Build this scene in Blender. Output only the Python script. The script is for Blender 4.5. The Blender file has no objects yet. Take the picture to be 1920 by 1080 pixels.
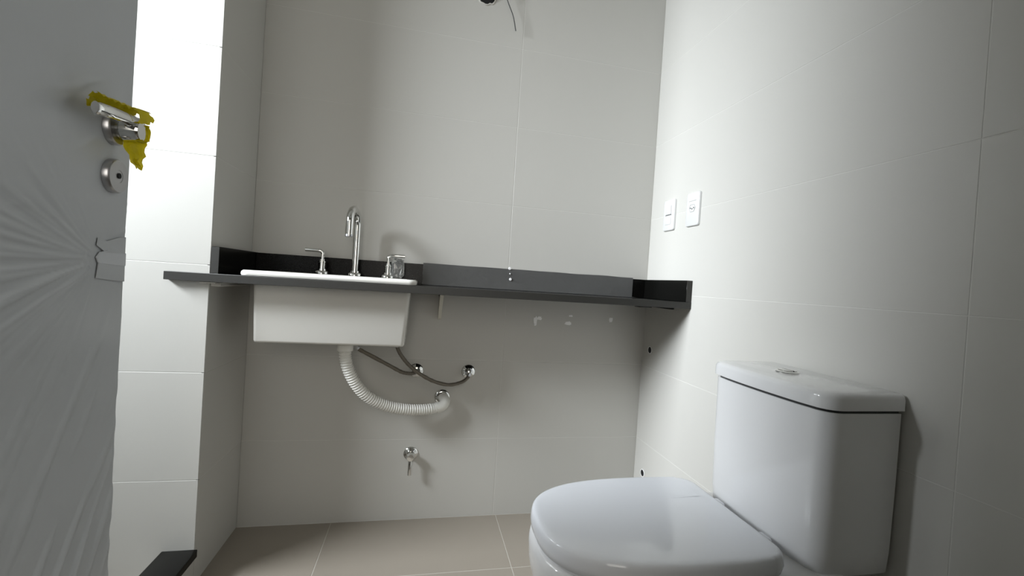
import bpy, bmesh, math, random
from mathutils import Vector, Matrix, noise
random.seed(7)
S = bpy.context.scene
COL = S.collection
PI = math.pi

# ---------------------------------------------------------------- camera
cam_d = bpy.data.cameras.new('camera'); cam = bpy.data.objects.new('camera', cam_d); COL.objects.link(cam)
R_ = Vector((0.97530488, -0.21116517, 0.06472762)); U_ = Vector((-0.06057895, 0.02606381, 0.99782306)); F_ = Vector((0.21239252, 0.97710284, -0.01262799))
m = Matrix((R_, U_, -F_)).transposed().to_4x4(); m.translation = Vector((0.57474896, -1.67516392, 0.90720193))
cam.matrix_world = m
cam_d.sensor_width = 36; cam_d.lens = 828.74 / 1920 * 36
cam_d.shift_x = -11.2 / 1920
cam_d.clip_start = 0.02
S.camera = cam

# ---------------------------------------------------------------- light and exposure
S.view_settings.view_transform = 'Standard'; S.view_settings.look = 'None'
S.view_settings.gamma = 1; S.view_settings.use_curve_mapping = False
S.view_settings.exposure = 0.36
w = bpy.data.worlds.new('sky'); S.world = w; w.use_nodes = True
w.node_tree.nodes['Background'].inputs[0].default_value = (0.80, 0.90, 1.0, 1)
w.node_tree.nodes['Background'].inputs[1].default_value = 0.6

def area(name, loc, direction, sx, sy, power, col, spread=180):
    d = bpy.data.lights.new(name, 'AREA'); d.shape = 'RECTANGLE'; d.size = sx; d.size_y = sy
    d.energy = power; d.color = col; d.spread = math.radians(spread)
    o = bpy.data.objects.new(name, d); COL.objects.link(o); o.location = loc
    o.rotation_euler = Vector(direction).to_track_quat('-Z', 'Y').to_euler()
    return o
area('window_daylight', (-1.44, -0.94, 1.90), (2.93, 0.50, -1.15), 1.06, 0.50, 34, (0.89, 0.945, 1.0), 84)
area('hall_light', (0.45, -3.0, 1.45), (0.0, 1.0, -0.05), 0.7, 1.3, 4.0, (1.0, 0.95, 0.87), 120)

# ---------------------------------------------------------------- materials
def mat(name, col, rough=0.5, metal=0.0, bump=None, vary=None, alpha=1.0, coat=0.0, spec=0.5, trans=0.0):
    mm = bpy.data.materials.new(name); mm.use_nodes = True
    nt = mm.node_tree; b = nt.nodes['Principled BSDF']
    b.inputs['Base Color'].default_value = (*col, 1); b.inputs['Roughness'].default_value = rough
    b.inputs['Metallic'].default_value = metal; b.inputs['Alpha'].default_value = alpha
    b.inputs['Coat Weight'].default_value = coat; b.inputs['Specular IOR Level'].default_value = spec
    b.inputs['Transmission Weight'].default_value = trans
    tc = nt.nodes.new('ShaderNodeTexCoord')
    if vary:
        sc, amt = vary
        n = nt.nodes.new('ShaderNodeTexNoise'); n.inputs['Scale'].default_value = sc; n.inputs['Detail'].default_value = 5
        nt.links.new(tc.outputs['Object'], n.inputs['Vector'])
        r = nt.nodes.new('ShaderNodeMix'); r.data_type = 'RGBA'
        r.inputs[6].default_value = (*[c * (1 - amt) for c in col], 1); r.inputs[7].default_value = (*[min(1, c * (1 + amt)) for c in col], 1)
        nt.links.new(n.outputs['Fac'], r.inputs[0]); nt.links.new(r.outputs[2], b.inputs['Base Color'])
    if bump:
        sc, st = bump
        n = nt.nodes.new('ShaderNodeTexNoise'); n.inputs['Scale'].default_value = sc; n.inputs['Detail'].default_value = 4
        nt.links.new(tc.outputs['Object'], n.inputs['Vector'])
        bp = nt.nodes.new('ShaderNodeBump'); bp.inputs['Strength'].default_value = st; bp.inputs['Distance'].default_value = 0.002
        nt.links.new(n.outputs['Fac'], bp.inputs['Height']); nt.links.new(bp.outputs['Normal'], b.inputs['Normal'])
    return mm
M = {
 'tile': mat('white_wall_tile', (0.535, 0.524, 0.488), 0.42, vary=(3, .012), bump=(6, .04)),
 'grout_dull': mat('tile_coloured_grout', (0.63, 0.62, 0.585), 0.9),
 'grout': mat('white_grout', (0.70, 0.695, 0.66), 0.9),
 'floor': mat('beige_floor_tile', (0.30, 0.265, 0.22), 0.38, vary=(5, .05), bump=(40, .05)),
 'floor_grout': mat('pale_floor_grout', (0.46, 0.43, 0.38), 0.9),
 'paint': mat('ceiling_paint', (0.63, 0.62, 0.585), 0.9),
 'granite': mat('black_granite', (0.004, 0.004, 0.0035), 0.25, vary=(400, .6), spec=.15),
 'granite_edge': mat('sawn_granite_edge', (0.020, 0.019, 0.016), 0.5, vary=(300, .3)),
 'ceramic': mat('white_sanitary_ceramic', (0.80, 0.80, 0.80), 0.08, coat=0.4),
 'bowlcer': mat('cream_white_ceramic', (0.68, 0.665, 0.62), 0.12),
 'seat': mat('white_seat_plastic', (0.84, 0.86, 0.90), 0.10),
 'chrome': mat('polished_chrome', (0.72, 0.72, 0.70), 0.06, metal=1.0),
 'steel': mat('brushed_steel', (0.50, 0.50, 0.51), 0.32, metal=1.0),
 'pvc': mat('white_corrugated_plastic', (0.76, 0.75, 0.70), 0.4),
 'hose': mat('braided_hose_brown_grey', (0.17, 0.15, 0.12), 0.38, metal=0.6, bump=(900, .6)),
 'black': mat('black_void', (0.006, 0.006, 0.006), 0.8),
 'rubber': mat('black_rubber', (0.02, 0.02, 0.02), 0.6),
 'film': mat('grey_masking_film', (0.19, 0.19, 0.185), 0.45, bump=(60, .4), vary=(9, .1)),
 'doorfilm': mat('milky_film_on_door', (0.52, 0.54, 0.56), 0.28, vary=(4, .05), bump=(25, .12)),
 'doorskin': mat('door_paint', (0.50, 0.51, 0.52), 0.5),
 'tapeclear': mat('bright_band_of_tape', (0.60, 0.62, 0.65), 0.22),
 'tape': mat('yellow_tape', (0.80, 0.70, 0.02), 0.45, vary=(60, .25), bump=(120, .5)),
 'plate': mat('white_switch_plastic', (0.62, 0.62, 0.605), 0.3),
 'plastic': mat('clear_plastic_wrap', (0.95, 0.96, 0.95), 0.06, trans=0.92),
 'mortar': mat('pale_mortar', (0.58, 0.56, 0.52), 0.9, bump=(80, .5)),
 'bracket': mat('cream_painted_bracket', (0.60, 0.58, 0.50), 0.5),
 'wire': mat('black_wire', (0.012, 0.012, 0.010), 0.5),
 'midgrey': mat('mid_grey', (0.30, 0.30, 0.28), 0.5),
 'residue': mat('white_tape_residue', (0.90, 0.89, 0.88), 0.6),
 'shadowgap': mat('dark_seam', (0.05, 0.05, 0.05), 0.8),
}

# ---------------------------------------------------------------- helpers
def bx(bm, x0, x1, y0, y1, z0, z1, bev=0, seg=2):
    g = bmesh.ops.create_cube(bm, size=1)
    vs = g['verts']
    for v in vs:
        v.co = Vector(((x0 + x1) / 2 + v.co.x * (x1 - x0), (y0 + y1) / 2 + v.co.y * (y1 - y0), (z0 + z1) / 2 + v.co.z * (z1 - z0)))
    if bev:
        es = list({e for v in vs for e in v.link_edges})
        bmesh.ops.bevel(bm, geom=es, offset=bev, segments=seg, affect='EDGES', profile=0.5)
def loft(bm, secs, cap0=True, cap1=True, closed=True):
    rings = [[bm.verts.new(p) for p in s] for s in secs]
    n = len(secs[0])
    for a, b in zip(rings, rings[1:]):
        for i in range(n if closed else n - 1):
            j = (i + 1) % n
            bm.faces.new((a[i], a[j], b[j], b[i]))
    if cap0: bm.faces.new(list(reversed(rings[0])))
    if cap1: bm.faces.new(rings[-1])
def frame_of(d):
    d = Vector(d).normalized(); a = Vector((0, 0, 1)) if abs(d.z) < .9 else Vector((1, 0, 0))
    u = d.cross(a).normalized(); return u, d.cross(u).normalized(), d
def lathe(bm, prof, c=(0, 0, 0), axis=(0, 0, 1), n=32):
    """prof: (radius, height along axis)"""
    u, v, d = frame_of(axis); c = Vector(c)
    secs = []
    for r, h in prof:
        r = max(r, 1e-5)
        secs.append([c + d * h + (u * math.cos(2 * PI * i / n) + v * math.sin(2 * PI * i / n)) * r for i in range(n)])
    loft(bm, secs)
def spline(pts, k=12):
    P = [Vector(p) for p in pts]; P = [2 * P[0] - P[1]] + P + [2 * P[-1] - P[-2]]
    out = []
    for i in range(1, len(P) - 2):
        a, b, c, d = P[i - 1:i + 3]
        for j in range(k):
            t = j / k
            out.append(.5 * ((2 * b) + (c - a) * t + (2 * a - 5 * b + 4 * c - d) * t * t + (-a + 3 * b - 3 * c + d) * t ** 3))
    out.append(P[-2]); return out
def tube(bm, pts, r, n=14):
    """r: number or function(arc length fraction, length)"""
    L = [0]
    for a, b in zip(pts, pts[1:]): L.append(L[-1] + (b - a).length)
    t0 = (pts[1] - pts[0]).normalized(); u, v, _ = frame_of(t0)
    secs = []
    for i, p in enumerate(pts):
        t = (pts[min(i + 1, len(pts) - 1)] - pts[max(i - 1, 0)]).normalized()
        u = (u - t * u.dot(t)).normalized(); v = t.cross(u)
        rr = r(L[i] / L[-1], L[i]) if callable(r) else r
        secs.append([p + (u * math.cos(2 * PI * k / n) + v * math.sin(2 * PI * k / n)) * rr for k in range(n)])
    loft(bm, secs)
def resample(pts, step):
    out = [pts[0]]; acc = 0
    for a, b in zip(pts, pts[1:]):
        l = (b - a).length
        if l < 1e-9: continue
        d = (b - a) / l; s = step - acc
        while s <= l: out.append(a + d * s); s += step
        acc = (acc + l) % step
    return out
def make(name, bm, material, parent=None, smooth=True, angle=40):
    bmesh.ops.recalc_face_normals(bm, faces=bm.faces[:])
    me = bpy.data.meshes.new(name); bm.to_mesh(me); bm.free()
    me.materials.append(material)
    if smooth:
        me.shade_smooth(); me.set_sharp_from_angle(angle=math.radians(angle))
    o = bpy.data.objects.new(name, me); COL.objects.link(o)
    if parent:
        o.parent = parent
        chain = Vector((0, 0, 0)); q = parent
        while q: chain += Vector(q.location); q = q.parent
        me.transform(Matrix.Translation(-chain))
    return o
def B(): return bmesh.new()
def tag(o, label, cat, group=None, kind=None):
    if label: o['label'] = label
    if cat: o['category'] = cat
    if group: o['group'] = group
    if kind: o['kind'] = kind
    return o
def thing(name, label, cat, loc, group=None):
    o = bpy.data.objects.new(name, None); COL.objects.link(o); o.location = loc; o.empty_display_size = .05
    return tag(o, label, cat, group)
def origin_to(o, p):
    o.data.transform(Matrix.Translation(-Vector(p))); o.location = p
    return o
def rrect(x0, x1, y0, y1, r, z, n=6):
    out = []
    for cx, cy, a0 in ((x1 - r, y1 - r, 0), (x0 + r, y1 - r, 90), (x0 + r, y0 + r, 180), (x1 - r, y0 + r, 270)):
        for i in range(n + 1):
            a = math.radians(a0 + 90 * i / n); out.append((cx + r * math.cos(a), cy + r * math.sin(a), z))
    return out

# ---------------------------------------------------------------- the room
W = 1.4822; D0 = 0.2972; YF = -1.64; XL = -1.50; ZC = 2.60; T = 0.006
tile_cache = {}
def tiled(name, org, u, nrm, us, zs, base_box, label, gap=0.0018, material='tile', grout='grout', vdir=(0, 0, 1), drop=0.0009):
    bm = B(); bx(bm, *base_box)
    base = make(name, bm, M[grout], smooth=False)
    tag(base, label, None, kind='structure')
    org, u, nrm, vv = Vector(org), Vector(u), Vector(nrm), Vector(vdir)
    for i in range(len(us) - 1):
        for j in range(len(zs) - 1):
            wd, ht = us[i + 1] - us[i] - gap, zs[j + 1] - zs[j] - gap
            if wd <= 0.004 or ht <= 0.004: continue
            key = (round(wd, 4), round(ht, 4), material, tuple(u), tuple(nrm))
            if key not in tile_cache:
                b = B(); c = .0005
                def q(a, bb, d): return b.verts.new(u * a + vv * bb - nrm * d)
                lo = [q(-wd/2, -ht/2, T), q(wd/2, -ht/2, T), q(wd/2, ht/2, T), q(-wd/2, ht/2, T)]
                mi = [q(-wd/2, -ht/2, c*.7), q(wd/2, -ht/2, c*.7), q(wd/2, ht/2, c*.7), q(-wd/2, ht/2, c*.7)]
                hi = [q(-wd/2+c, -ht/2+c, 0), q(wd/2-c, -ht/2+c, 0), q(wd/2-c, ht/2-c, 0), q(-wd/2+c, ht/2-c, 0)]
                for A_, B_ in ((lo, mi), (mi, hi)):
                    for k in range(4): b.faces.new((A_[k], A_[(k+1) % 4], B_[(k+1) % 4], B_[k]))
                b.faces.new(hi); b.faces.new(list(reversed(lo)))
                bmesh.ops.recalc_face_normals(b, faces=b.faces[:])
                me = bpy.data.meshes.new('tile'); b.to_mesh(me); b.free(); me.materials.append(M[material])
                tile_cache[key] = me
            o = bpy.data.objects.new('tile', tile_cache[key]); COL.objects.link(o); o.parent = base
            o.location = org + u * (us[i] + us[i + 1]) / 2 + vv * (zs[j] + zs[j + 1]) / 2
    return base
zs = [0.001] + [.3 * k for k in range(1, 9)] + [ZC]
g = .0006   # grout face sits 0.6 mm behind the tile face
tiled('wall_back', (0, 0, 0), (1, 0, 0), (0, -1, 0), [0, .896, W], zs, (0, W + .1, g, .12, -.08, ZC), 'white tiled wall behind the black counter', grout='grout_dull')
tiled('wall_right', (W, 0, 0), (0, -1, 0), (-1, 0, 0), [0, 1.105, -YF], zs, (W + g, W + .12, YF, g, -.08, ZC), 'white tiled wall behind the toilet', grout='grout_dull')
tiled('wall_niche_side', (0, 0, 0), (0, -1, 0), (1, 0, 0), [0, D0 - .001], zs, (-.05, -g, -D0 + .006, .12, -.08, ZC), 'shaded side of the sink niche', grout='grout_dull')
tiled('wall_shower_back', (0, -D0, 0), (-1, 0, 0), (0, -1, 0), [0, .9, -XL], zs, (XL, -.007, -D0 + g, -D0 + .05, -.08, ZC), 'bright white tiled pier left of the counter')
bm = B()
for b_ in ((XL - .12, XL, YF, -D0 + .05, 0, 1.40), (XL - .12, XL, YF, -D0 + .05, 2.16, ZC), (XL - .12, XL, -.40, -D0 + .05, 1.40, 2.16), (XL - .12, XL, YF, -1.50, 1.40, 2.16)): bx(bm, *b_)
tag(make('wall_left', bm, M['tile'], smooth=False), 'shower side wall', None, kind='structure')
wf = B()
for b_ in ((-1.6, -1.56, -1.50, -.40, 1.40, 1.43), (-1.6, -1.56, -1.50, -.40, 2.13, 2.16), (-1.6, -1.56, -1.50, -1.47, 1.40, 2.16), (-1.6, -1.56, -.43, -.40, 1.40, 2.16), (-1.6, -1.56, -.965, -.935, 1.40, 2.16)): bx(wf, *b_)
win = tag(make('window_1', wf, M['plate'], smooth=False), 'white framed shower window', None, kind='structure')
bm = B(); bx(bm, -1.584, -1.578, -1.48, -.42, 1.42, 2.14); make('pane', bm, mat('clear_glass', (1, 1, 1), 0.02, trans=1.0), win, smooth=False)
bm = B(); bx(bm, XL, .10, YF - .1, YF, 0, ZC); bx(bm, .86, W + .12, YF - .1, YF, 0, ZC); bx(bm, .10, .86, YF - .1, YF, 2.12, ZC)
tag(make('wall_front', bm, M['paint'], smooth=False), 'wall with the doorway', None, kind='structure')
bm = B(); bx(bm, XL - .1, W + .12, -3.2, .12, ZC, ZC + .1)
tag(make('ceiling', bm, M['paint'], smooth=False), 'white painted ceiling', None, kind='structure')
bm = B(); bx(bm, XL - .12, W + .12, -3.3, -3.2, 0, ZC); bx(bm, XL - .12, XL, -3.2, YF, 0, ZC); bx(bm, W + .0, W + .12, -3.2, YF, 0, ZC)
tag(make('wall_hall', bm, M['paint'], smooth=False), 'hall wall behind the camera', None, kind='structure')
us = [XL, -1.493, -.893, -.293, .307, .907, W]; vs = [0, .3189, .9189, 1.5189, 2.1189, 2.7189, 3.2]
tiled('floor', (0, 0, 0), (1, 0, 0), (0, 0, 1), us, vs, (XL, W + .05, -3.2, .05, -.08, -g), 'beige tiled floor', gap=.0028, material='floor', grout='floor_grout', vdir=(0, -1, 0))

# kerb between shower and room
kb = thing('shower_kerb', 'low shower kerb with black stone top at the foot of the tiled pier', 'kerb', (-.035, -.9, 0))
bm = B(); bx(bm, -.070, 0.0, YF + .02, -D0 - .0005, 0.0005, .083, .001, 1); make('kerb_body', bm, M['tile'], kb)
bm = B(); bx(bm, -.080, .008, YF + .02, -D0 - .0005, .0835, .105, .002, 2); make('kerb_top', bm, M['granite'], kb)['label'] = 'black granite kerb top'

# ---------------------------------------------------------------- door
E0 = Vector((.086, -.812, 0)); a_ = math.radians(3); dd = Vector((math.sin(a_), -math.cos(a_), 0)); dn = Vector((math.cos(a_), math.sin(a_), 0))
def DP(s, z, off=0): return E0 + dd * s + dn * off + Vector((0, 0, z))
dw = 0.74
door = thing('door_1', 'grey door leaf wrapped in wrinkled milky protective film', None, DP(dw, 0)); door['kind'] = 'structure'
bm = B()
loft(bm, [[DP(0.0005, z, -.003), DP(dw, z, -.003), DP(dw, z, -.038), DP(0.0005, z, -.038)] for z in (.115, 2.10)])
make('door_leaf', bm, M['doorskin'], door, smooth=False)
# film sheet: a displaced grid with folds that gather where the tape pinches it
def film_off(s, z):
    p = Vector((s * 7, z * 7, 0))
    h = .0009 * noise.noise(p) + .0004 * noise.noise(p * 3.1)
    ds, dz = s - .060, z - .900
    r = math.hypot(ds, dz); ang = math.atan2(dz, ds)
    fall = math.exp(-((r - .10) / .16) ** 2) * min(1, r / .03)
    side = max(0, math.cos(ang + .15)) ** 2.2
    rid = noise.noise(Vector((ang * 11, r * 5, 3))) + .5 * noise.noise(Vector((ang * 27, r * 7, 9)))
    h += .0040 * fall * side * max(-.4, rid)
    # diagonal creases in the lower part
    wt = max(0, min(1, (.86 - z) / .1)) * (.45 + .75 * max(0, min(1, (.62 - z) / .2)))
    q = s * 1.0 + z * .55
    cr = noise.noise(Vector((q * 42, (z * 1.0 - s * .55) * 5, 1)))
    h += .0026 * wt * (max(0, cr - .06) * 2.4)
    # short scuffs above
    wu = math.exp(-((z - 1.13) / .07) ** 2) * math.exp(-((s - .12) / .06) ** 2)
    h += .0034 * wu * max(0, noise.noise(Vector(((s * .5 + z) * 60, (s - z * .4) * 14, 5))))
    wu = math.exp(-((z - .97) / .06) ** 2)
    h += .0012 * wu * max(0, noise.noise(Vector(((s * .2 + z) * 90, s * 22, 8))) - .1)
    return max(h, -.0012)
bm = B()
ss = [i * .32 / 150 for i in range(151)] + [.32 + (dw - .32) * i / 12 for i in range(1, 13)]
zz = [.116 + i * (.35 - .116) / 20 for i in range(20)] + [.35 + i * .95 / 380 for i in range(380)] + [1.30 + .8 * i / 60 for i in range(61)]
gridv = [[bm.verts.new(DP(s, z, film_off(s, z))) for z in zz] for s in ss]
for i in range(len(ss) - 1):
    for j in range(len(zz) - 1):
        bm.faces.new((gridv[i][j], gridv[i + 1][j], gridv[i + 1][j + 1], gridv[i][j + 1]))
back = [[bm.verts.new(DP(s, z, -.0025)) for z in (zz[0], zz[-1])] for s in (ss[0], ss[-1])]
bm.faces.new([back[0][0], back[0][1], back[1][1], back[1][0]])
bm.faces.new([gridv[0][j] for j in range(len(zz))] + [back[0][1], back[0][0]])
bm.faces.new([gridv[i][-1] for i in range(len(ss))] + [back[1][1], back[0][1]])
make('protective_film', bm, M['doorfilm'], door, angle=80)['label'] = 'milky wrinkled film stretched over the door'
# band of tape across the edge
def strip(name, pts2, off, th, material, parent, wob=.0):
    bm = B()
    lo = [bm.verts.new(DP(s, z, off)) for s, z in pts2]
    hi = [bm.verts.new(DP(s, z, off + th + random.uniform(-wob, wob))) for s, z in pts2]
    n = len(pts2)
    bm.faces.new(hi); bm.faces.new(list(reversed(lo)))
    for k in range(n): bm.faces.new((lo[k], lo[(k + 1) % n], hi[(k + 1) % n], hi[k]))
    return make(name, bm, material, parent, smooth=False)
strip('tape_band', [(.001, .913), (.03, .912), (.05, .916), (.067, .912), (.075, .904), (.070, .896), (.04, .893), (.001, .892)], .0015, .0016, M['tapeclear'], door, .0006)['label'] = 'bright folded band of tape'
strip('tape_band', [(.001, .940), (.02, .938), (.05, .930), (.072, .934), (.074, .922), (.05, .911), (.001, .911)], .0012, .0010, M['doorfilm'], door, .0006)
strip('tape_band', [(.001, .895), (.03, .895), (.068, .898), (.072, .872), (.03, .868), (.001, .866)], .0012, .0010, M['doorfilm'], door, .0003)
# lock rosette
rc = DP(.045, 1.033)
bm = B(); lathe(bm, [(.0, .0005), (.0265, .0005), (.0265, .008), (.0245, .0105), (.010, .0105), (.0095, .0098), (0, .0098)], rc, dn, 40)
lk = make('lock_rosette', bm, M['steel'], door)
bm = B(); lathe(bm, [(0, .010), (.0043, .010), (.0043, .0113), (0, .0113)], rc + Vector((0, 0, .001)), dn, 16); make('keyhole', bm, M['black'], lk)
# handle
hc = DP(.050, 1.106)
hd = thing('door_handle', 'steel lever door handle with torn yellow tape, on the film wrapped door', 'door handle', hc)
bm = B(); lathe(bm, [(0, .0005), (.0255, .0005), (.0255, .008), (.0235, .0105), (0, .0105)], hc, dn, 40); make('rosette', bm, M['steel'], hd)
bm = B(); lathe(bm, [(0, .010), (.0135, .010), (.0135, .012), (.0150, .012), (.0150, .0145), (.0125, .0145), (.0125, .0165), (.0165, .0165), (.0165, .037), (.0150, .041), (0, .041)], hc, dn, 28); make('neck', bm, M['chrome'], hd)
bm = B()
secs = []
for s, zc, hh, tt in ((-.004, .012, .010, .007), (.0, .014, .0105, .008), (.03, .012, .0098, .008), (.06, .009, .0098, .0075), (.092, .004, .0100, .007), (.095, .004, .0080, .005)):
    c = hc + dd * s + dn * .030 + Vector((0, 0, zc))
    secs.append([c + dn * (tt * math.cos(2*PI*k/16)) + Vector((0, 0, hh * math.sin(2*PI*k/16))) for k in range(16)])
loft(bm, secs); make('lever', bm, M['chrome'], hd)
# yellow tape: a crinkled half shell over the lever and a torn rag below the neck
bm = B(); rows = []
for i in range(26):
    s = -.005 + i * .0040; row = []
    zc = .018 - .011 * min(1, max(0, s / .12)) + .003 * noise.noise(Vector((i * .6, 0, 5)))
    for k in range(13):
        a = math.radians(-28 + 232 * k / 12)
        rr = 1.0 + .22 * noise.noise(Vector((i * .5, k * .7, 2)))
        hh = (.0150 - .02 * max(0, s - .02)) * rr; tt = .0105 * rr
        row.append(hc + dd * s + dn * (.030 + .012 * max(0, 1 - i / 6) + tt * math.cos(a)) + Vector((0, 0, zc + hh * math.sin(a) + .001)))
    rows.append(row)
rv = [[bm.verts.new(p) for p in r] for r in rows]
for i in range(25):
    for k in range(12):
        if (i in (0, 24) and k % 3 == 0): continue
        if k < 4 and i > 4: continue
        bm.faces.new((rv[i][k], rv[i + 1][k], rv[i + 1][k + 1], rv[i][k + 1]))
bmesh.ops.solidify(bm, geom=bm.faces[:], thickness=.0006)
make('tape_wrap', bm, M['tape'], hd)['label'] = 'crinkled yellow tape over the lever'
bm = B(); rows = []
for i in range(9):
    t = i / 8
    row = []
    for k in range(7):
        u = k / 6 - .5
        wdt = (.036 * (1 - t) + .008 * t)
        p = hc + dn * (.024 + wdt * u + .009 * t + .002 * math.sin(i * 1.9)) + dd * (-.010 + .007 * noise.noise(Vector((i, k * .8, 4)))) + Vector((0, 0, -.012 - .046 * t + .004 * noise.noise(Vector((k * 1.3, i * .3, 7)))))
        row.append(bm.verts.new(p))
    rows.append(row)
for i in range(8):
    for k in range(6): bm.faces.new((rows[i][k], rows[i + 1][k], rows[i + 1][k + 1], rows[i][k + 1]))
bmesh.ops.solidify(bm, geom=bm.faces[:], thickness=.0006)
make('tape_rag', bm, M['tape'], hd)['label'] = 'torn yellow tape end hanging down'

bm = B(); rows = []
for i in range(7):
    t = i / 6; row = []
    for k in range(15):
        a = math.radians(-120 + 175 * k / 14)
        rr = (.0172 + .0012 * noise.noise(Vector((i * .8, k * .6, 11)))) * (1 - .10 * t * t)
        row.append(bm.verts.new(hc + dn * (.036 + .0085 * t + .0022 * noise.noise(Vector((k * .9, 0, 3)))) + dd * (-rr * math.cos(a)) + Vector((0, 0, rr * math.sin(a)))))
    rows.append(row)
for i in range(6):
    for k in range(14): bm.faces.new((rows[i][k], rows[i + 1][k], rows[i + 1][k + 1], rows[i][k + 1]))
bmesh.ops.solidify(bm, geom=bm.faces[:], thickness=.0006)
make('tape_cap', bm, M['tape'], hd)['label'] = 'yellow tape round the end of the handle neck'

# ---------------------------------------------------------------- counter
h = .8768; th = .0215; cy = -.3161; sp = .0746; XC = -.1021
SX0, SX1, SY0, SY1 = .090, .547, -.253, -.060     # cut-out of the sink
ct = thing('vanity_counter', 'long black granite vanity counter spanning the niche and passing over the pier', 'counter', (W/2, -.15, h - th))
bm = B()
e = .0006
o_ = [(e, cy + .0008), (W - e, cy + .0008), (W - e, -e), (e, -e)]; i_ = [(SX0, SY0), (SX1, SY0), (SX1, SY1), (SX0, SY1)]
rr_ = [[bm.verts.new((x, y, z)) for x, y in q] for q, z in ((o_, h - th), (o_, h), (i_, h), (i_, h - th))]
for A_, B_ in zip(rr_, rr_[1:] + rr_[:1]):
    for k in range(4): bm.faces.new((A_[k], A_[(k + 1) % 4], B_[(k + 1) % 4], B_[k]))
make('slab', bm, M['granite'], ct, smooth=False)
bm = B(); bx(bm, XC, W - e, cy - .002, cy + .0005, h - th - .001, h + .0003, .0008, 1); bx(bm, XC, -.0005, cy - .001, -D0 - .0008, h - th - .001, h + .0003, .0008, 1)
make('front_edge', bm, M['granite_edge'], ct)['label'] = 'matt dark grey front edge'
bm = B(); bx(bm, .0205, W - .0205, -.0205, -e, h + .0004, h + sp, .0008, 1); make('backsplash', bm, M['granite'], ct)
for x0, x1 in ((e, .020), (W - .020, W - e)):
    bm = B(); bx(bm, x0, x1, (-D0 if x0 < .5 else cy) + .001, -e, h + .0004, h + sp + (.001 if x0 < .5 else 0), .0008, 1); make('side_splash', bm, M['granite'], ct)
    bm = B(); y = (-D0 if x0 < .5 else cy); bx(bm, x0, x1, y - .001, y + .0008, h + .0004, h + sp, 0); make('splash_end', bm, M['granite_edge'], ct)['label'] = 'matt sawn end of the side splash'
bm = B(); bx(bm, .0006, .026, -D0 + .004, -.03, h - th - .014, h - th - .0012, .002, 1); bx(bm, -.020, .018, -D0 - .012, -D0 - .0008, h - th - .006, h - th - .0014, .001, 1)
make('support_cleat', bm, M['mortar'], ct)['label'] = 'pale cleat under the left end of the slab'
bm = B(); bx(bm, W - .020, W - .0006, -.215, -.085, h - th - .0105, h - th - .0012, .001, 1); make('support_pad', bm, M['rubber'], ct)
bm = B(); bx(bm, 1.30, 1.345, -.30, -.26, h - th - .0055, h - th - .0012, .001, 1); make('support_pad', bm, M['rubber'], ct)

# masking film stuck over the splash, right of the basin
bm = B()
n1, n2 = 90, 8; sv = []
x0f, x1f = .575, 1.408
for i in range(n1 + 1):
    x = x0f + (x1f - x0f) * i / n1; col = []
    for j in range(n2 + 1):
        t = j / n2
        z = h + .0015 + (sp + .003 + .0025 * noise.noise(Vector((x * 9, 0, 0)))) * t
        y = -.0222 - .0012 * abs(noise.noise(Vector((x * 30, t * 3, 2))))
        col.append(bm.verts.new((x, y, z)))
    # lies a little over the slab
    col = [bm.verts.new((x, -.045 - .02 * noise.noise(Vector((x * 8, 3, 1))) - .02, h + .0012)), bm.verts.new((x, -.030, h + .0016))] + col
    col.append(bm.verts.new((x, -.004, col[-1].co.z + .0006)))
    sv.append(col)
for i in range(n1):
    for j in range(len(sv[0]) - 1): bm.faces.new((sv[i][j], sv[i + 1][j], sv[i + 1][j + 1], sv[i][j + 1]))
bmesh.ops.solidify(bm, geom=bm.faces[:], thickness=-.0004)
tag(origin_to(make('masking_film', bm, M['film']), (1.0, -.03, h)), 'grey masking film stuck along the black splash between taps and right corner', 'protective film')
bm = B()
for cx_, cz_, r_ in ((.897, .958, .006), (.902, .917, .0055), (.899, .938, .003)):
    lathe(bm, [(0, 0), (r_, 0), (r_ * .8, .0016), (0, .002)], (cx_, -.0245, cz_), (0, -1, 0), 9)
tag(origin_to(make('grout_blob', bm, M['residue']), (.9, -.0245, .94)), 'small white blobs of grout on the masking film below the tile joint', 'grout')

# ---------------------------------------------------------------- sink
sk = thing('sink', 'white rectangular ceramic drop-in sink in the black counter', 'sink', (.32, -.17, .685))
bm = B()
zt = .893
secs = [rrect(.105, .525, -.239, -.082, .010, .6800), rrect(.100, .530, -.244, -.078, .011, .6820), rrect(.0985, .532, -.247, -.074, .012, .688),
        rrect(.0915, .5425, -.2515, -.064, .012, h - .001), rrect(.0915, .5425, -.2515, -.064, .012, h + .0012),
        rrect(.074, .558, -.304, -.026, .022, h + .0012), rrect(.072, .560, -.306, -.0245, .024, h + .006), rrect(.073, .559, -.305, -.025, .024, zt - .004), rrect(.077, .555, -.301, -.029, .022, zt),
        rrect(.112, .526, -.238, -.112, .022, zt), rrect(.116, .522, -.234, -.116, .024, zt - .006),
        rrect(.128, .510, -.224, -.126, .03, .72), rrect(.150, .492, -.212, -.140, .03, .702), rrect(.30, .34, -.192, -.162, .012, .699)]
loft(bm, secs); make('basin', bm, M['bowlcer'], sk, angle=50)
bm = B(); lathe(bm, [(0, .6995), (.026, .6995), (.026, .7015), (.018, .703), (0, .7025)], (.32, -.177, 0), (0, 0, 1), 28); make('drain_cover', bm, M['chrome'], sk)

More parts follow.
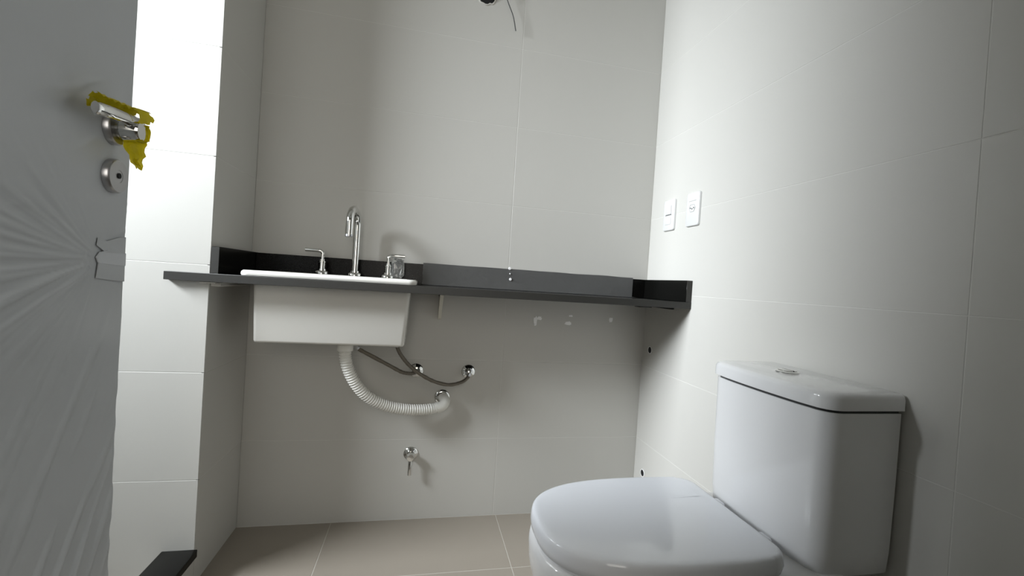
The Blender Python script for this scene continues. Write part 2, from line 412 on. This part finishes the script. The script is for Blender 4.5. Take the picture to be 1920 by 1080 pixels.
# ---------------------------------------------------------------- faucet and taps
def flange(bm, c, r=.024):
    lathe(bm, [(0, 0), (r, 0), (r, .006), (r * .90, .009), (r * .68, .011), (r * .66, .017), (0, .017)], c, (0, 0, 1), 32)
fc = Vector((.347, -.070, zt + .0004))
fa = thing('faucet', 'tall chrome gooseneck faucet at the back of the white sink', 'faucet', fc)
bm = B(); flange(bm, fc, .0245); make('flange', bm, M['chrome'], fa)
bm = B()
pts = [fc + Vector((0, 0, .010)), fc + Vector((0, 0, .05)), fc + Vector((0, 0, .12)), fc + Vector((0, 0, .170))]
rd = .050; dirn = Vector((-.10, -.995, 0)).normalized()
path = [fc + Vector((0, 0, .014 + .156 * i / 10)) for i in range(11)]
for i in range(1, 25):
    a = PI * i / 24 * 1.02; path.append(fc + Vector((0, 0, .170)) + dirn * (rd - rd * math.cos(a)) + Vector((0, 0, rd * math.sin(a))))
last = path[-1]
for i in range(1, 5): path.append(last + Vector((0, 0, -.0085 * i)) )
tube(bm, path, .0122, 24); make('spout', bm, M['chrome'], fa)
bm = B(); lathe(bm, [(0, 0), (.0130, 0), (.0130, -.007), (.0110, -.008), (.0105, -.005), (0, -.005)], path[-1], (0, 0, 1), 24); make('aerator', bm, M['steel'], fa)
def tap(c, sgn, label):
    t = thing('tap', label, 'tap', c, 'lever taps beside the gooseneck faucet')
    bm = B(); flange(bm, c, .0235); make('flange', bm, M['chrome'], t)
    bm = B(); lathe(bm, [(0, .008), (.0125, .008), (.0125, .038), (.0145, .039), (.0145, .042), (.0085, .043), (.0075, .050), (0, .050)], c, (0, 0, 1), 28); make('tap_body', bm, M['chrome'], t)
    bm = B()
    p = [c + Vector((0, 0, .046)), c + Vector((0, 0, .060)), c + Vector((0, 0, .070)), c + Vector((sgn * .006, 0, .0765)), c + Vector((sgn * .016, -.001, .0780)), c + Vector((sgn * .055, -.002, .0785))]
    tube(bm, spline(p, 6), .0058, 16); make('lever', bm, M['chrome'], t)
    return t
tap(Vector((.241, -.070, zt + .0004)), -1, 'chrome lever tap left of the gooseneck faucet, lever turned left')
t2 = tap(Vector((.456, -.070, zt + .0004)), 1, 'chrome lever tap right of the faucet, wrapped in clear plastic')
bm = B()
bmesh.ops.create_icosphere(bm, subdivisions=3, radius=1)
for v in bm.verts:
    n_ = v.co.normalized(); q = Vector([math.copysign(abs(c) ** .55, c) for c in n_])
    k = 1 + .20 * noise.noise(n_ * 2.7) + .16 * noise.noise(n_ * 9)
    v.co = Vector((.489, -.068, .928)) + Vector((q.x * .021 * k, q.y * .016 * k, max(-1.0, q.z * k) * .0335))
make('plastic_wrap', bm, M['plastic'], t2, smooth=False)['label'] = 'crumpled clear plastic wrap'

# ---------------------------------------------------------------- plumbing under the sink
def escutcheon(bm, c, r=.026):
    lathe(bm, [(0, .0005), (r, .0005), (r, .003), (r * .85, .007), (r * .6, .009), (r * .55, .0105), (0, .0105)], c, (0, -1, 0), 32)
V = [Vector((.573, 0, .557)), Vector((.767, 0, .557))]
names = ['chrome stop valve on the back wall where the two hoses cross', 'chrome stop valve on the back wall at the right end of the hoses']
for c, lb in zip(V, names):
    v_ = thing('stop_valve', lb, 'valve', c, 'stop valves under the sink')
    bm = B(); escutcheon(bm, c); make('escutcheon', bm, M['chrome'], v_)
    bm = B(); lathe(bm, [(0, .009), (.010, .009), (.010, .022), (.0125, .022), (.0125, .034), (.009, .036), (0, .036)], c, (0, -1, 0), 6)
    make('valve_nut', bm, M['chrome'], v_)
hoses = [([(.375, -.150, .662), (.384, -.150, .655), (.43, -.145, .630), (.485, -.13, .598), (.525, -.105, .572), (.552, -.070, .560), (.567, -.040, .556), (.573, -.028, .557)], 'braided brown-grey hose from beside the drain to the nearer valve'),
         ([(.503, -.135, .674), (.505, -.135, .665), (.520, -.134, .636), (.55, -.13, .600), (.595, -.12, .565), (.640, -.105, .540), (.690, -.08, .524), (.735, -.055, .527), (.760, -.040, .540), (.768, -.030, .553)], 'braided brown-grey hose from under the basin to the right valve')]
for p, lb in hoses:
    hs = thing('supply_hose', lb, 'hose', p[0], 'braided supply hoses under the sink')
    bm = B(); tube(bm, spline(p, 14), lambda f, l: .0062 + .0004 * math.sin(l * 1400), 14); make('braid', bm, M['hose'], hs)
    for a, b in ((p[0], p[1]), (p[-1], p[-2])):
        A_ = Vector(a); D_ = (Vector(b) - A_).normalized()
        bm = B(); lathe(bm, [(0, -.004), (.0085, -.004), (.0085, .010), (.007, .012), (0, .012)], A_, D_, 6); make('hose_nut', bm, M['steel'], hs)
dr = thing('drain_hose', 'white corrugated drain hose curving from the sink bottom to the wall outlet', 'drain hose', (.34, -.17, .65))
bm = B(); lathe(bm, [(0, .6785), (.022, .6785), (.022, .672), (.0245, .670), (.0245, .652), (.021, .649), (0, .649)], (.345, -.165, 0), (0, 0, 1), 28); make('collar', bm, M['pvc'], dr)
ctrl = [(.345, -.165, .652), (.348, -.163, .625), (.357, -.158, .590), (.377, -.150, .548), (.408, -.138, .506), (.447, -.122, .474), (.492, -.105, .451), (.54, -.09, .438), (.59, -.075, .432), (.635, -.062, .432), (.664, -.050, .436)]
pts = resample(spline(ctrl, 20), .0011)
bm = B(); tube(bm, pts, lambda f, l: .0180 + (.0016 * math.sin(l * 2 * PI / .0085)) * (1 if f < .93 else .2), 22); make('corrugated_hose', bm, M['pvc'], dr)
bm = B(); tube(bm, spline([(.652, -.056, .434), (.672, -.050, .438), (.684, -.040, .450), (.681, -.020, .458), (.676, -.004, .459)], 8), lambda f, l: .0195 - .002 * f, 22); make('elbow', bm, M['pvc'], dr)
bm = B(); c = Vector((.674, 0, .459)); lathe(bm, [(0, .0005), (.028, .0005), (.028, .004), (.024, .008), (.019, .009), (0, .009)], c, (0, -1, 0), 32); make('wall_ring', bm, M['chrome'], dr)
# knob tap low on the wall
c = Vector((.572, 0, .246))
kn = thing('wall_tap', 'small chrome wall tap with a lever hanging down, low on the wall', 'tap', c)
bm = B(); escutcheon(bm, c, .026); make('escutcheon', bm, M['chrome'], kn)
bm = B(); lathe(bm, [(0, .009), (.012, .009), (.012, .018), (.0135, .020), (.0145, .026), (.0145, .038), (.012, .044), (0, .045)], c, (0, -1, 0), 28); make('tap_body', bm, M['chrome'], kn)
bm = B(); tube(bm, spline([c + Vector((0, -.032, -.008)), c + Vector((0, -.036, -.035)), c + Vector((0, -.038, -.064))], 6), .0072, 16); make('lever', bm, M['chrome'], kn)
# bracket under the counter
bm = B()
prof = [(0, 0), (-.100, 0), (-.102, -.010), (-.090, -.024), (-.066, -.044), (-.044, -.066), (-.030, -.086), (-.018, -.100), (0, -.104)]
secs = [[(x, y - .0006, h - th - .0004 + z) for y, z in prof] for x in (.640, .652)]
loft(bm, secs); br = tag(origin_to(make('shelf_bracket', bm, M['bracket'], smooth=False), (.646, 0, .80)), 'cream bracket holding up the black counter right of the sink', 'bracket')
bm = B(); lathe(bm, [(0, 0), (.004, 0), (.003, .002), (0, .002)], (.640, -.030, h - th - .014), (-1, 0, 0), 12); make('screw', bm, M['rubber'], br)

# capped pipe holes near the corner
for (y, z, lb) in ((-.063, .671, 'black round pipe hole in the right wall below the counter'), (-.070, .178, 'black round pipe hole low in the corner behind the toilet seat')):
    c = Vector((W, y, z)); o = thing('pipe_hole', lb, 'pipe hole', c)
    bm = B(); lathe(bm, [(.0125, .0004), (.0155, .0004), (.0150, .0018), (.0128, .0018), (.0125, .0004)], c, (-1, 0, 0), 24); make('rim', bm, M['residue'], o)
    bm = B(); lathe(bm, [(0, .0003), (.0128, .0003), (.0128, .0012), (.008, .0006), (0, .0005)], c, (-1, 0, 0), 24); make('hole', bm, M['black'], o)

# residues of sticker under the counter
def flake(cx, cz, w_, h_, seed, name='sticker_scrap'):
    bm = B(); n = 14; random.seed(seed)
    rr = [(math.copysign(abs(math.cos(2*PI*k/n)) ** .6, math.cos(2*PI*k/n)) * w_ / 2 * random.uniform(.6, 1.05), math.copysign(abs(math.sin(2*PI*k/n)) ** .6, math.sin(2*PI*k/n)) * h_ / 2 * random.uniform(.6, 1.05)) for k in range(n)]
    loft(bm, [[(cx + a, y, cz + b) for a, b in rr] for y in (-.0003, -.0010)])
    return bm
scraps = [(1.017, .760, .018, .044, 1, 'white torn sticker scrap, left end of the row under the counter'),
          (1.033, .772, .020, .018, 2, 'small white scrap just right of the largest sticker scrap'),
          (1.162, .787, .018, .009, 3, 'tiny white scrap in the middle of the row, upper one'),
          (1.152, .758, .034, .016, 4, 'faint white scrap in the middle of the row, lower one'),
          (1.333, .778, .018, .024, 5, 'small white scrap nearest the right corner')]
for cx_, cz_, w_, h_, sd, lb in scraps:
    tag(origin_to(make('sticker_scrap', flake(cx_, cz_, w_, h_, sd), M['residue'], smooth=False), (cx_, 0, cz_)), lb, 'sticker scrap', 'sticker scraps under the counter')

# ---------------------------------------------------------------- wiring hole above the mirror place
jc = Vector((.748, 0, 1.978))
jb = thing('wiring_hole', 'ragged dark wiring hole in the back wall at the top of the view', 'wiring hole', jc)
bm = B(); n = 26; random.seed(3)
rr = [.036 * random.uniform(.88, 1.08) for _ in range(n)]
ring = lambda k_, y: [(jc.x + rr[i] * k_ * math.cos(2*PI*i/n), y, jc.z + rr[i] * k_ * math.sin(2*PI*i/n)) for i in range(n)]
loft(bm, [ring(.94, -.0004), ring(1.13, -.0004), ring(1.08, -.003), ring(1.0, -.003), ring(.94, -.0004)], cap0=False, cap1=False); make('plaster_rim', bm, M['mortar'], jb)
bm = B(); loft(bm, [ring(.99, -.0005), ring(.98, -.0026), ring(.5, -.0012)]); make('box_mouth', bm, M['black'], jb)
bm = B()
for k in range(4): tube(bm, spline([jc + Vector((-.02 + .01 * k, -.002, -.01)), jc + Vector((-.016 + .008 * k, -.014, -.012 - .003 * k)), jc + Vector((-.01 + .009 * k, -.018, .004)), jc + Vector((0, -.004, .012))], 6), .0016, 8)
make('wire_tangle', bm, M['wire'], jb)
wr = bpy.data.objects.new
bm = B(); tube(bm, spline([jc + Vector((.01, -.004, .005)), jc + Vector((.03, -.03, .035)), (.800, -.035, 2.02), (.808, -.03, 1.985), (.826, -.028, 1.945), (.848, -.026, 1.90), (.861, -.025, 1.850)], 8), .0018, 8)
make('wire', bm, M['wire'], jb)['label'] = 'black wire hanging down from the hole'
bm = B(); tube(bm, spline([jc + Vector((.015, -.004, .0)), (.790, -.03, 2.035), (.828, -.028, 2.03), (.835, -.025, 1.99), (.832, -.024, 1.966)], 8), .0015, 8)  # thin grey tube, ends a little below the hole's centre
make('wire', bm, M['midgrey'], jb)['label'] = 'short thin grey line beside the black wire'

# ---------------------------------------------------------------- switch and socket plates
def plate(yc, zc, name, label, cat):
    o = thing(name, label, cat, (W, yc, zc))
    def box_(y0, y1, z0, z1, d0, d1, mname, nm, bev=.0, par=o):
        bm = B(); bx(bm, W - d1, W - d0, yc + y0, yc + y1, zc + z0, zc + z1, bev, 2); return make(nm, bm, M[mname], par)
    bm = B()
    secs = []
    for k_, d in ((1, .0004), (1, .0050), (.975, .0078), (.93, .009)):
        base = rrect(-.0375 * k_, .0375 * k_, -.0585 * (1 - (1 - k_) * .6), .0585 * (1 - (1 - k_) * .6), .008, 0)
        secs.append([(W - d, yc + a, zc + b) for a, b, _ in base])
    loft(bm, secs); make('cover_plate', bm, M['plate'], o)
    return o, box_
o, bb = plate(-.146, 1.199, 'light_switch', 'white double rocker light switch plate nearest the corner', 'light switch')
bb(-.019, .019, .002, .036, .0085, .0118, 'plate', 'rocker', .0012)
bb(-.019, .019, -.036, -.002, .0085, .0106, 'plate', 'rocker', .0012)
bb(-.021, .021, -.0012, .0010, .0086, .0094, 'shadowgap', 'gap')
o, bb = plate(-.297, 1.200, 'wall_socket', 'white three pin wall socket plate right of the light switch', 'socket')
bb(-.021, .021, .028, .0295, .0086, .0094, 'midgrey', 'gap')
hx = B(); hexa = [(-.017, 0), (-.010, .012), (.010, .012), (.017, 0), (.010, -.012), (-.010, -.012)]
loft(hx, [[(W - d, -.297 + a * k_, 1.204 + b * k_) for a, b in hexa] for d, k_ in ((.0088, 1.12), (.0112, 1.1), (.0112, .95), (.0094, .92))]); so = make('socket_face', hx, M['plate'], o, smooth=False)
for a, b in ((-.0095, 0), (0, -.003), (.0095, 0)):
    bm = B(); lathe(bm, [(0, .0093), (.0026, .0093), (.0026, .0101), (0, .0101)], (W, -.297 + a, 1.204 + b), (-1, 0, 0), 12); make('pin_hole', bm, M['shadowgap'], so)

# ---------------------------------------------------------------- toilet
YS = -.853; YT0, YT1 = -1.020, -.688; XT = 1.300; XB = 1.474
tl = thing('toilet', 'white close-coupled toilet with closed lid against the right wall', 'toilet', (1.15, YS, 0))
def seat_outline(z, grow=0.0, tip=.821, rear=1.253, hw=.169, n=26):
    tip -= grow; rear += grow; hw += grow; xm = 1.125
    half = []
    for i in range(n + 1):
        a = PI / 2 * i / n       # 0 at the tip, 90 deg at xm
        x = xm - (xm - tip) * math.cos(a) ** (2 / 2.7) if i < n else xm
        y = hw * math.sin(a) ** (2 / 2.7) if i else 0
        half.append((x, y))
    rc_ = .034
    half += [(xm + .05, hw - .001), (xm + .09, hw - .003)]
    cxr, cyr = rear - rc_, hw - .008 - rc_
    for i in range(7):
        a = PI / 2 * (1 - i / 6); half.append((cxr + rc_ * math.cos(a), cyr + rc_ * math.sin(a)))
    pts = half + [(x, -y) for x, y in reversed(half[1:])]
    return [(x, YS + y, z) for x, y in pts]
# bowl and pedestal
bm = B()
def bowl_out(z, tip, rear, hw):
    return seat_outline(z, 0, tip, rear, hw)
secs = [bowl_out(.0005, .905, 1.39, .105), bowl_out(.02, .902, 1.39, .108), bowl_out(.10, .915, 1.39, .105), bowl_out(.17, .900, 1.39, .118), bowl_out(.24, .862, 1.39, .145), bowl_out(.30, .832, 1.39, .164), bowl_out(.35, .819, 1.39, .174),
        bowl_out(.385, .817, 1.39, .176), bowl_out(.400, .820, 1.39, .174), bowl_out(.405, .826, 1.386, .168)]
loft(bm, secs); make('bowl', bm, M['ceramic'], tl, angle=60)
bm = B(); loft(bm, [seat_outline(.4062, -.006), seat_outline(.4075, -.003), seat_outline(.4100, -.003), seat_outline(.4114, -.006)]); make('seat_ring', bm, M['seat'], tl, angle=50)
bm = B(); loft(bm, [seat_outline(.4122, -.002), seat_outline(.4135, .001), seat_outline(.425, .003), seat_outline(.438, .002), seat_outline(.4445, .0005), seat_outline(.4475, -.002), seat_outline(.4493, -.006), seat_outline(.4501, -.013), seat_outline(.4510, -.045), seat_outline(.4515, -.11)])
make('seat_lid', bm, M['seat'], tl, angle=60)
bm = B(); bx(bm, 1.225, 1.285, YS - .085, YS - .055, .4055, .432, .005, 3); make('hinge', bm, M['seat'], tl)
bm = B(); bx(bm, 1.225, 1.285, YS + .055, YS + .085, .4055, .432, .005, 3); make('hinge', bm, M['seat'], tl)
# tank: gently bowed front, rounded corners
def tank_out(z, inset=0.0, n=10, bow=.010):
    x0, x1, y0, y1 = XT + inset, XB - inset * .2, YT0 + inset, YT1 - inset
    r = .034; out = []
    ym = (y0 + y1) / 2; hw = (y1 - y0) / 2
    out.append((x1, y1, z))
    def bx_(y): return x0 - bow * (1 - ((y - ym) / hw) ** 2) + bow * .6
    for i in range(7):
        a = PI / 2 * i / 6; cx, cy = x0 + r + .004, y1 - r
        out.append((cx - r * math.sin(a), cy + r * math.cos(a), z))
    for i in range(1, n):
        y = (y1 - r) + ((y0 + r) - (y1 - r)) * i / n; out.append((bx_(y) , y, z))
    for i in range(7):
        a = PI / 2 * (1 - i / 6); cx, cy = x0 + r + .004, y0 + r
        out.append((cx - r * math.sin(a), cy - r * math.cos(a), z))
    out.append((x1, y0, z))
    return out
bm = B(); loft(bm, [tank_out(.3905, .022), tank_out(.3925, .014), tank_out(.400, .008), tank_out(.44, .005), tank_out(.55, .003), tank_out(.706, .002)]); make('tank', bm, M['ceramic'], tl, angle=50)
bm = B(); loft(bm, [tank_out(.706, .006), tank_out(.7105, .006)]); make('tank_seam', bm, M['shadowgap'], tl)
bm = B(); loft(bm, [tank_out(.7105, .001), tank_out(.7125, -.003), tank_out(.733, -.003), tank_out(.739, -.001), tank_out(.7425, .003), tank_out(.7440, .009), tank_out(.7455, .03)])
ld = make('tank_lid', bm, M['ceramic'], tl, angle=50)
bc = Vector((1.385, -.840, .7455))
bm = B(); lathe(bm, [(0, 0), (.0235, 0), (.0235, .002), (.021, .004), (.0195, .0042), (.019, .003), (0, .003)], bc, (0, 0, 1), 32); fb = make('flush_button', bm, M['chrome'], ld)
bm = B()
for s in (1, -1):
    secs = []
    for zz_, k_ in ((.003, 1), (.0055, 1), (.0062, .9)):
        secs.append([bc + Vector((s * (.0015 + .0165 * k_ * math.sin(PI * i / 12)), .0175 * k_ * math.cos(PI * i / 12), zz_)) for i in range(13)])
    loft(bm, secs)
make('push_pad', bm, M['chrome'], fb)
# bolts under the tank
for y in (YT0 + .075, YT1 - .075):
    bm = B(); lathe(bm, [(0, .3905), (.010, .3905), (.010, .404), (0, .404)], (1.33, y, 0), (0, 0, 1), 12)
    bm.free()
